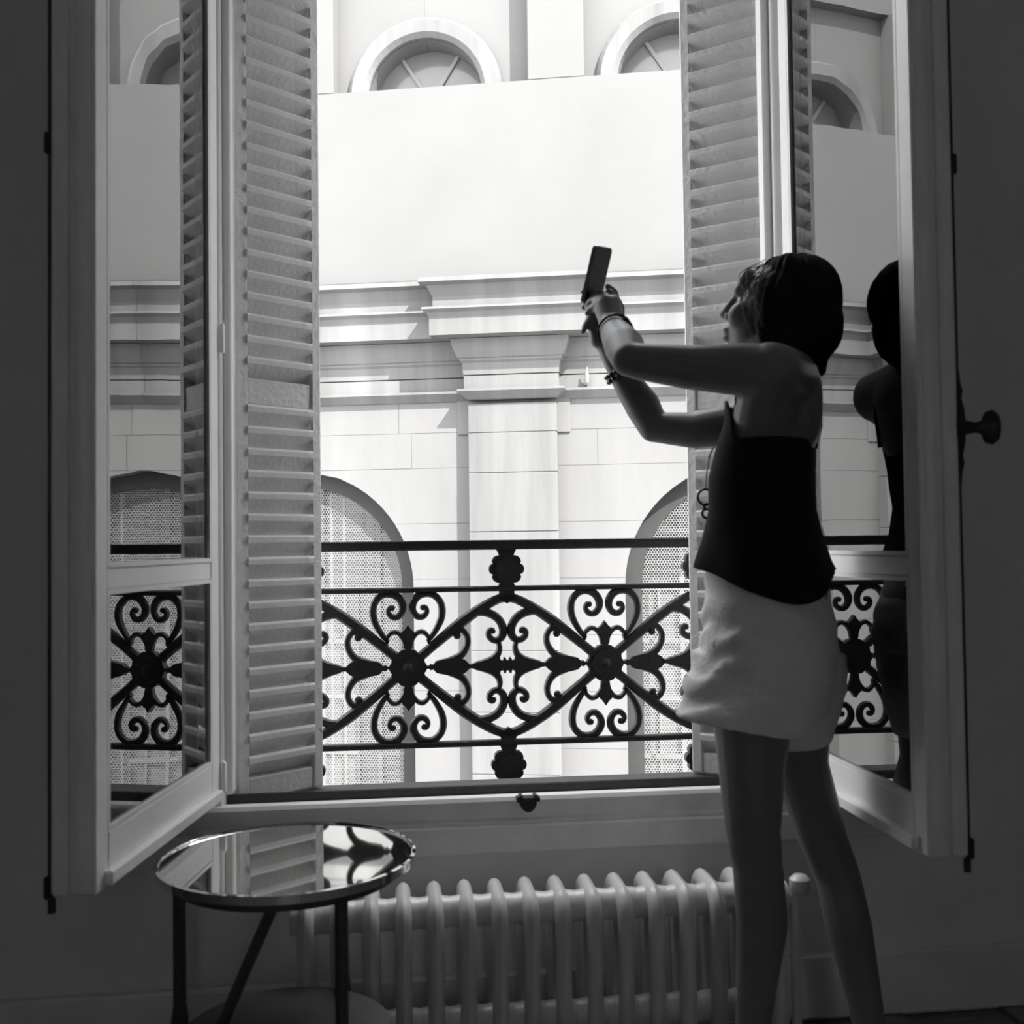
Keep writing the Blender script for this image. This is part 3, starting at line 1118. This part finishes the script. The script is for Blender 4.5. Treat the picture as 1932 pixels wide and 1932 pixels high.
# left (near) arm
LE, LWp = A(1186, 678, 1.90), A(1152, 612, 2.10)
body.capsule(LS, A(1400, 697, 1.83), 0.056, 0.048)
body.capsule(A(1400, 697, 1.83), A(1300, 693, 1.862), 0.048, 0.0405)
body.capsule(A(1300, 693, 1.862), A(1205, 682, 1.893), 0.0405, 0.0335)
body.capsule(A(1205, 682, 1.893), LE, 0.0335, 0.031)
body.capsule(LE, A(1178, 655, 1.96), 0.032, 0.0385)
body.capsule(A(1178, 655, 1.96), A(1162, 630, 2.04), 0.0385, 0.031)
body.capsule(A(1162, 630, 2.04), LWp, 0.031, 0.0245)
# right (far) arm
RE, RW = A(1233, 806, 2.23), A(1163, 690, 2.245)
body.capsule(RS, A(1390, 800, 2.15), 0.054, 0.044)
body.capsule(A(1390, 800, 2.15), A(1310, 812, 2.19), 0.044, 0.039)
body.capsule(A(1310, 812, 2.19), RE, 0.039, 0.0325)
body.capsule(RE, A(1212, 765, 2.238), 0.033, 0.0385)
body.capsule(A(1212, 765, 2.238), A(1185, 725, 2.242), 0.0385, 0.032)
body.capsule(A(1185, 725, 2.242), RW, 0.032, 0.0245)
# hands -------------------------------------------------------------
# left hand: heel of the palm towards the camera, fingers closing under the phone
body.capsule(LWp, A(1143, 578, 2.13), 0.0235, 0.024)
body.capsule(A(1158, 598, 2.11), A(1156, 572, 2.135), 0.018, 0.018)
body.capsule(A(1138, 590, 2.12), A(1132, 570, 2.14), 0.017, 0.016)
LF = {
    'i': [(1156, 574, 2.135), (1149, 558, 2.160), (1133, 556, 2.178), (1120, 562, 2.182)],
    'm': [(1149, 572, 2.128), (1138, 558, 2.150), (1121, 562, 2.165), (1112, 570, 2.170)],
    'r': [(1140, 575, 2.124), (1127, 566, 2.142), (1113, 572, 2.155), (1107, 580, 2.162)],
    'p': [(1134, 584, 2.122), (1122, 580, 2.135), (1112, 586, 2.148), (1108, 592, 2.152)],
    't': [(1160, 604, 2.105), (1166, 584, 2.128), (1160, 566, 2.150), (1150, 551, 2.160)],
}
for k, pts in LF.items():
    r = {'i': 0.0088, 'm': 0.0092, 'r': 0.0088, 'p': 0.0076, 't': 0.0104}[k]
    body.chain([A(*p) for p in pts], [r*1.12, r*1.04, r*0.95, r*0.82])
# right hand: palm behind, fingers round the back of the phone
body.capsule(RW, A(1143, 640, 2.245), 0.0245, 0.026)
body.capsule(A(1143, 640, 2.245), A(1136, 600, 2.245), 0.027, 0.024)
body.capsule(A(1130, 640, 2.245), A(1122, 598, 2.245), 0.021, 0.019)
RFg = {
    'i': [(1150, 592, 2.250), (1164, 574, 2.262), (1160, 552, 2.262), (1146, 540, 2.250)],
    'm': [(1140, 588, 2.256), (1138, 562, 2.274), (1118, 548, 2.272), (1101, 551, 2.250)],
    'r': [(1130, 590, 2.256), (1120, 572, 2.272), (1107, 572, 2.264), (1102, 580, 2.245)],
    'p': [(1121, 606, 2.246), (1109, 606, 2.248), (1103, 616, 2.236), (1100, 626, 2.226)],
    't': [(1156, 626, 2.235), (1169, 604, 2.222), (1170, 580, 2.210), (1160, 560, 2.205)],
}
for k, pts in RFg.items():
    r = {'i': 0.0088, 'm': 0.0092, 'r': 0.0088, 'p': 0.0076, 't': 0.0108}[k]
    body.chain([A(*p) for p in pts], [r*1.12, r*1.04, r*0.95, r*0.82])
# legs
LH, LK, LA = A(1420, 1290, 1.885), A(1424, 1600, 1.86), A(1412, 2010, 1.90)
body.capsule(LH, A(1418, 1440, 1.872), 0.080, 0.061)
body.capsule(A(1418, 1440, 1.872), A(1420, 1560, 1.862), 0.061, 0.050)
body.capsule(A(1420, 1560, 1.862), A(1430, 1640, 1.862), 0.049, 0.044)
body.capsule(A(1430, 1640, 1.862), A(1438, 1740, 1.872), 0.045, 0.046)
body.capsule(A(1438, 1740, 1.872), A(1424, 1900, 1.89), 0.046, 0.033)
body.capsule(A(1424, 1900, 1.89), LA, 0.033, 0.028)
body.capsule(A(1380, 1590, 1.86)+Vector((0.014, 0, 0)), A(1386, 1620, 1.86)+Vector((0.014, 0, 0)), 0.02, 0.02)
RH, RA = A(1496, 1290, 1.99), A(1648, 2010, 1.96)
body.capsule(RH, A(1508, 1440, 1.99), 0.074, 0.055)
body.capsule(A(1508, 1440, 1.99), A(1552, 1580, 2.0), 0.055, 0.047)
body.capsule(A(1552, 1580, 2.0), A(1580, 1650, 2.0), 0.046, 0.043)
body.capsule(A(1580, 1650, 2.0), A(1602, 1750, 1.985), 0.043, 0.044)
body.capsule(A(1602, 1750, 1.985), A(1634, 1900, 1.97), 0.044, 0.032)
body.capsule(A(1634, 1900, 1.97), RA, 0.032, 0.027)
for an in (LA, RA):
    hl = Vector((an.x+0.015, an.y, 0.032))
    toe = Vector((an.x-0.15, an.y+0.05, 0.020))
    body.capsule(Vector((an.x, an.y, an.z)), hl, 0.030, 0.031)
    body.capsule(hl, Vector((an.x-0.07, an.y+0.025, 0.030)), 0.031, 0.029)
    body.capsule(Vector((an.x-0.07, an.y+0.025, 0.030)), toe, 0.030, 0.0195)
    body.capsule(Vector((an.x-0.06, an.y+0.045, 0.025)), toe+Vector((0.02, 0.03, -0.003)), 0.024, 0.016)
# head ---------------------------------------------------------------
fh0 = Vector((-0.84, 0.54, 0)).normalized()
lh = Vector((-fh0.y, fh0.x, 0))
tl = math.radians(13)
fh = fh0*math.cos(tl)+UPV*math.sin(tl)
uh = lh.cross(-fh).normalized()
if uh.z < 0:
    uh = -uh
HO = A(1474, 582, 1.985)
HAX = (fh, lh, uh)


def H(a, b, c):
    return HO+fh*a+lh*b+uh*c


body.ellipsoid(H(-0.012, 0, 0.012), HAX, (0.092, 0.073, 0.086), 28, 16)
body.ellipsoid(H(0.036, 0, -0.035), HAX, (0.058, 0.058, 0.083), 24, 14)
body.ellipsoid(H(0.074, 0, 0.040), HAX, (0.020, 0.046, 0.030), 16, 10)
body.capsule(H(0.082, 0.026, 0.022), H(0.088, 0.006, 0.020), 0.011, 0.011)
body.capsule(H(0.082, -0.026, 0.022), H(0.088, -0.006, 0.020), 0.011, 0.011)
body.capsule(H(0.090, 0, 0.014), H(0.109, 0, -0.024), 0.0095, 0.0112)
body.capsule(H(0.097, 0.011, -0.030), H(0.097, -0.011, -0.030), 0.0085, 0.0085)
body.ellipsoid(H(0.094, 0, -0.056), HAX, (0.013, 0.021, 0.008), 14, 8)
body.ellipsoid(H(0.091, 0, -0.071), HAX, (0.013, 0.019, 0.0085), 14, 8)
body.capsule(H(0.080, 0.012, -0.103), H(0.080, -0.012, -0.103), 0.020, 0.020)
for s in (-1, 1):
    body.ellipsoid(H(0.066, 0.035*s, -0.030), HAX, (0.026, 0.024, 0.028), 16, 10)
    body.capsule(H(0.0, 0.055*s, -0.070), H(0.072, 0.016*s, -0.100), 0.016, 0.018)
    body.ellipsoid(H(-0.006, 0.074*s, -0.012), HAX, (0.018, 0.010, 0.030), 14, 8)


def solidify_body(name, mb, m, parent, voxel, smooth=3, fn=None):
    me = bpy.data.meshes.new(name)
    w = wloc(parent)
    me.from_pydata([tuple(p-w) for p in mb.v], [], mb.f)
    bm = bmesh.new()
    bm.from_mesh(me)
    bmesh.ops.recalc_face_normals(bm, faces=bm.faces[:])
    bm.to_mesh(me)
    bm.free()
    tmp = bpy.data.objects.new('tmp', me)
    COL.objects.link(tmp)
    r = tmp.modifiers.new('r', 'REMESH')
    r.mode = 'VOXEL'
    r.voxel_size = voxel
    s = tmp.modifiers.new('s', 'SMOOTH')
    s.factor = 0.5
    s.iterations = smooth
    dg = bpy.context.evaluated_depsgraph_get()
    out = bpy.data.meshes.new_from_object(tmp.evaluated_get(dg))
    bpy.data.objects.remove(tmp)
    if fn:
        for v in out.vertices:
            v.co = fn(v.co+w, v.normal)-w
    out.materials.clear()
    out.materials.append(m)
    out.shade_smooth()
    out.name = name
    o = put(name, out, parent)
    return o


solidify_body('body', body, M['skin'], pe, 0.0040, 4)
for s in (-1, 1):
    part('eye', MB().ellipsoid(H(0.069, 0.030*s, 0.000), HAX, (0.0105, 0.0115, 0.0105), 14, 10), M['eye'], pe, smooth=True)

# hair: bob with grooves and loose strands --------------------------
hair = MB()
hair.ellipsoid(A(1508, 566, 1.985), AX, (0.080, 0.093, 0.088), 28, 16)
hair.ellipsoid(A(1478, 530, 1.985), AX, (0.050, 0.078, 0.048), 24, 14)
hair.ellipsoid(A(1514, 618, 1.975), AX, (0.074, 0.092, 0.078), 28, 16)
hair.ellipsoid(A(1470, 600, 1.930), AX, (0.046, 0.040, 0.088), 22, 14)
hair.ellipsoid(A(1470, 610, 2.045), AX, (0.042, 0.034, 0.085), 22, 14)
hair.capsule(A(1528, 650, 1.965), A(1541, 694, 1.965), 0.052, 0.018)
hair.capsule(A(1500, 655, 1.93), A(1512, 690, 1.935), 0.044, 0.022)


def hairfn(co, n):
    d = co-A(1508, 560, 1.985)
    az = math.atan2(d.y, d.x)
    g = math.sin(az*34+math.sin(co.z*30)*2.0+co.z*18)*0.0016+noise.noise(Vector((az*6, co.z*9, 1)))*0.006
    return co+n*g


hr = solidify_body('hair', hair, M['hair'], pe, 0.0045, 4, hairfn)
hs = MB()
rr = random.Random(11)
for i in range(110):
    if i < 48:                        # wavy wisps along the temple
        p0 = A(rr.uniform(1440, 1475), rr.uniform(488, 530), rr.uniform(1.90, 2.04))
        p3 = A(rr.uniform(1408, 1440), rr.uniform(560, 645), rr.uniform(1.89, 1.96))
        mid = (p0+p3)/2+Vector((rr.uniform(-0.035, 0.0), rr.uniform(-0.012, 0.012), rr.uniform(0.0, 0.03)))
        q = mid.lerp(p3, 0.5)+Vector((rr.uniform(-0.014, 0.014), 0, 0))
    else:                             # flyaways at the back and nape
        p0 = A(rr.uniform(1500, 1568), rr.uniform(520, 640), rr.uniform(1.91, 2.03))
        p3 = A(rr.uniform(1525, 1568), rr.uniform(630, 672), rr.uniform(1.93, 2.0))
        mid = (p0+p3)/2+Vector((rr.uniform(0.0, 0.014), rr.uniform(-0.01, 0.01), 0.01))
        q = mid.lerp(p3, 0.5)+Vector((rr.uniform(-0.006, 0.006), 0, 0))
    c = catmull([p0, mid, q, p3], 5)
    hs.tube(c, lerplist([0.0008, 0.0009, 0.0007, 0.0003], len(c)), 4)
part('hair_strands', hs, M['wisps'], pe)

# tank top ----------------------------------------------------------
TT = [(800, 1360, 1545, 0.157), (850, 1346, 1543, 0.156), (900, 1338, 1541, 0.150), (960, 1340, 1537, 0.142), (1010, 1332, 1543, 0.144), (1060, 1322, 1555, 0.158), (1100, 1322, 1572, 0.172), (1140, 1322, 1585, 0.180)]


def interp_ring(py, g):
    for i in range(len(TT)-1):
        if TT[i][0] <= py <= TT[i+1][0]:
            t = (py-TT[i][0])/(TT[i+1][0]-TT[i][0])
            r = [a+(b-a)*t for a, b in zip(TT[i], TT[i+1])]
            return torso_ring(*r, grow=g)
    r = TT[0] if py < TT[0][0] else TT[-1]
    return torso_ring(py, *r[1:], grow=g)


def smooth01(t):
    t = min(1, max(0, t))
    return t*t*(3-2*t)


def tank_edges(a):
    """a: angle round her, 0 front, 90 left (camera) side, 180 back -> top and bottom pixel rows"""
    d = (a+180) % 360-180
    top = 838
    if -75 < d < 75:
        top = 838-75*smooth01((75-abs(d))/45)
    if d < -110:
        top = 838-6*smooth01((-110-d)/30)
    bot = 1066+64*math.exp(-((d-120)/48)**2)+10*math.exp(-((d+160)/40)**2)
    return top, bot


NA, NZ = 96, 30
gv = []
for j in range(NA):
    a = 360*j/NA
    top, bot = tank_edges(a)
    col = []
    for k in range(NZ+1):
        py = top+(bot-top)*k/NZ
        c, aa, b2 = interp_ring(py, 0.006)
        t = math.radians(a)
        ct, st = math.cos(t), math.sin(t)
        p = c+f*(aa*math.copysign(abs(ct)**(2/2.3), ct))+l*(b2*math.copysign(abs(st)**(2/2.3), st))
        out = (p-c).normalized()
        fl_ = (k/NZ)**3
        p = p+out*(0.010*fl_+0.004*math.sin(math.radians(a)*7+k*0.12)*fl_+0.003*noise.noise(Vector((a*0.03, k*0.15, 2))))
        col.append(p)
    gv.append(col)
tk = MB()
outer = [p for col in gv for p in col]
n1 = NZ+1
fs = []
for j in range(NA):
    for k in range(NZ):
        a_, b_ = j*n1+k, ((j+1) % NA)*n1+k
        fs.append((a_, b_, b_+1, a_+1))
tk.add(outer, fs)
tank = part('tank_top', tk, M['top'], pe, smooth=True)
sm = tank.modifiers.new('thick', 'SOLIDIFY')
sm.thickness = 0.004
sm.offset = -1
# straps
for pts in ([A(1392, 778, 1.87), A(1398, 735, 1.845), A(1432, 668, 1.87), A(1490, 668, 1.89), A(1540, 715, 1.925), A(1547, 770, 1.955), A(1538, 846, 1.97)],
            [A(1385, 800, 2.06), A(1400, 755, 2.07), A(1440, 706, 2.07), A(1500, 706, 2.06), A(1530, 760, 2.05), A(1526, 845, 2.05)]):
    c = catmull(pts, 6)
    rs = []
    for i, p in enumerate(c):
        d = (c[min(i+1, len(c)-1)]-c[max(i-1, 0)]).normalized()
        o = (p-A(1470, 790, 1.97)).normalized()
        s_ = d.cross(o).normalized()
        o = s_.cross(d)
        rs.append([p+s_*0.009*a+o*0.003*b for a, b in ((1, 0), (0.7, 1), (-0.7, 1), (-1, 0), (-0.7, -1), (0.7, -1))])
    w = wloc(tank)
    part('strap', MB().rings(rs), M['top'], tank, smooth=True)

# shorts ------------------------------------------------------------
sh = MB()
SR = [(1064, 1328, 1548, 0.150), (1110, 1326, 1566, 0.166), (1170, 1322, 1584, 0.182), (1240, 1318, 1587, 0.186), (1300, 1316, 1580, 0.180), (1338, 1320, 1568, 0.160)]
sh.rings([sring(*torso_ring(*t)) for t in SR])


def legring(px, py, Y, a, b, tilt=0.0):
    c = A(px, py, Y)
    return [c+f*(a*math.cos(2*pi*j/36))+l*(b*math.sin(2*pi*j/36))+UPV*(tilt*math.cos(2*pi*j/36)) for j in range(36)]


sh.rings([legring(1425, 1230, 1.90, 0.115, 0.085), legring(1410, 1290, 1.885, 0.114, 0.090), legring(1399, 1340, 1.875, 0.113, 0.092, 0.012), legring(1393, 1366, 1.872, 0.112, 0.094, 0.016)])
sh.rings([legring(1486, 1230, 1.985, 0.112, 0.095), legring(1490, 1300, 1.985, 0.106, 0.108), legring(1489, 1350, 1.985, 0.092, 0.104), legring(1487, 1400, 1.985, 0.080, 0.092)])


def wrinkle(co, n):
    zz = co.z
    q = (co-A(1450, 1200, 1.96))
    fr = smooth01((q.dot(f)+0.05)/0.14)
    g = 0.0045*noise.noise(Vector((q.dot(f)*9, q.dot(l)*9, zz*26)))+0.0035*noise.noise(Vector((q.dot(f)*20, q.dot(l)*16, zz*48)))
    g += fr*0.0055*math.sin(zz*105+q.dot(f)*22+2.5*noise.noise(co*14))*smooth01((1.02-zz)/0.1)
    return co+n*g


shorts = solidify_body('shorts', sh, M['shorts'], pe, 0.0050, 5, wrinkle)
# necklace, bracelets ----------------------------------------------
nk = [A(1352, 838, 2.0), A(1343, 850, 2.0), A(1337, 868, 1.995), A(1333, 895, 1.995), A(1329, 925, 1.995)]
neck = part('necklace', MB().tube(catmull(nk, 5), 0.0016, 6), M['silver'], pe)
for cx, cy, r, t in ((1331, 938, 0.0150, 0.0024), (1334, 956, 0.0055, 0.0024), (1333, 969, 0.0085, 0.0026)):
    c = A(cx, cy, 1.995)
    part('ring', MB().tube([c+Vector((r*math.cos(a), 0, r*math.sin(a))) for a in [2*pi*k/24 for k in range(24)]], t, 7, closed=True), M['cord'], neck, smooth=True)
dd = (LWp-A(1162, 630, 2.04)).normalized()


def loop(c, d, r, k=0.0, squ=1.0):
    s = d.cross(UPV).normalized()
    u = s.cross(d)
    return [c+s*r*math.cos(a)+u*r*squ*math.sin(a)+d*k*math.sin(2*a) for a in [2*pi*j/32 for j in range(32)]]


br = part('cord_bracelet', MB().tube(loop(A(1160, 624, 2.06), dd, 0.0335, 0.004), 0.0022, 6, closed=True).tube(loop(A(1161, 627, 2.05), dd, 0.0345, -0.004), 0.0020, 6, closed=True), M['cord'], pe, smooth=True)
for pts in ([(1180, 605, 2.03), (1190, 612, 2.03), (1197, 626, 2.02)], [(1152, 614, 2.035), (1143, 632, 2.035), (1148, 650, 2.03)]):
    p = [A(*q) for q in pts]
    part('cord_end', MB().tube(catmull(p, 5), [0.004]*3+[0.0022]*8, 7).ellipsoid(p[0], AX, (0.0075, 0.0075, 0.0075), 12, 8), M['cord'], br, smooth=True)
dr = (RW-A(1185, 725, 2.242)).normalized()
bc = A(1170, 703, 2.243)
bead = MB().ellipsoid((0, 0, 0), AX, (0.0052, 0.0052, 0.0046), 8, 6).mesh('bead', M['bead'], True)
bb_ = part('bead_bracelet', MB().tube(loop(bc, dr, 0.0315), 0.0016, 5, closed=True), M['bead'], pe)
for k, (off, r) in enumerate(((-0.0055, 0.0325), (0.0055, 0.0318))):
    for p in loop(bc+dr*off, dr, r)[::2]:
        put('bead', bead, bb_, p-wloc(pe))

# ================================================================== PHONE
pb, pt = A(1113, 575, 2.205), A(1138, 465, 2.165)
uax = (pt-pb).normalized()
wax0 = Vector((0.64, 0.77, 0.0))
wax = (wax0-uax*wax0.dot(uax)).normalized()
nax = uax.cross(wax).normalized()
ph = empty('smartphone', (pb+pt)/2)
tag(ph, 'dark smartphone held upright in both raised hands of the woman', 'phone')
HL, HW, HT = (pt-pb).length/2, 0.034, 0.0042


def rrect(hw, hl, r, n=6):
    out = []
    for cx, cy, a0 in ((hw-r, hl-r, 0), (-hw+r, hl-r, pi/2), (-hw+r, -hl+r, pi), (hw-r, -hl+r, 1.5*pi)):
        for k in range(n+1):
            a = a0+pi/2*k/n
            out.append((cx+r*math.cos(a), cy+r*math.sin(a)))
    return out


pc_ = (pb+pt)/2


def slab(hw, hl, r, t0, t1, bev=0.0):
    rs = []
    for t, g in ((t0, -bev), (t0+bev, 0), (t1-bev, 0), (t1, -bev)) if bev else ((t0, 0), (t1, 0)):
        rs.append([pc_+wax*x+uax*y+nax*t for x, y in rrect(hw+g, hl+g, r)])
    return MB().rings(rs)


part('case', slab(HW, HL, 0.009, -HT, HT, 0.0012), M['phoneedge'], ph, smooth=True)
part('screen', slab(HW-0.002, HL-0.002, 0.008, -HT-0.0006, -HT+0.0004), M['phone'], ph)
part('back_glass', slab(HW-0.001, HL-0.001, 0.008, HT-0.0004, HT+0.0006), M['phone'], ph)
cb = pc_+uax*(HL-0.014)+wax*(HW-0.014)
part('camera_lens', MB().tube([cb+nax*HT, cb+nax*(HT+0.002)], 0.005, 14), M['phone'], ph)
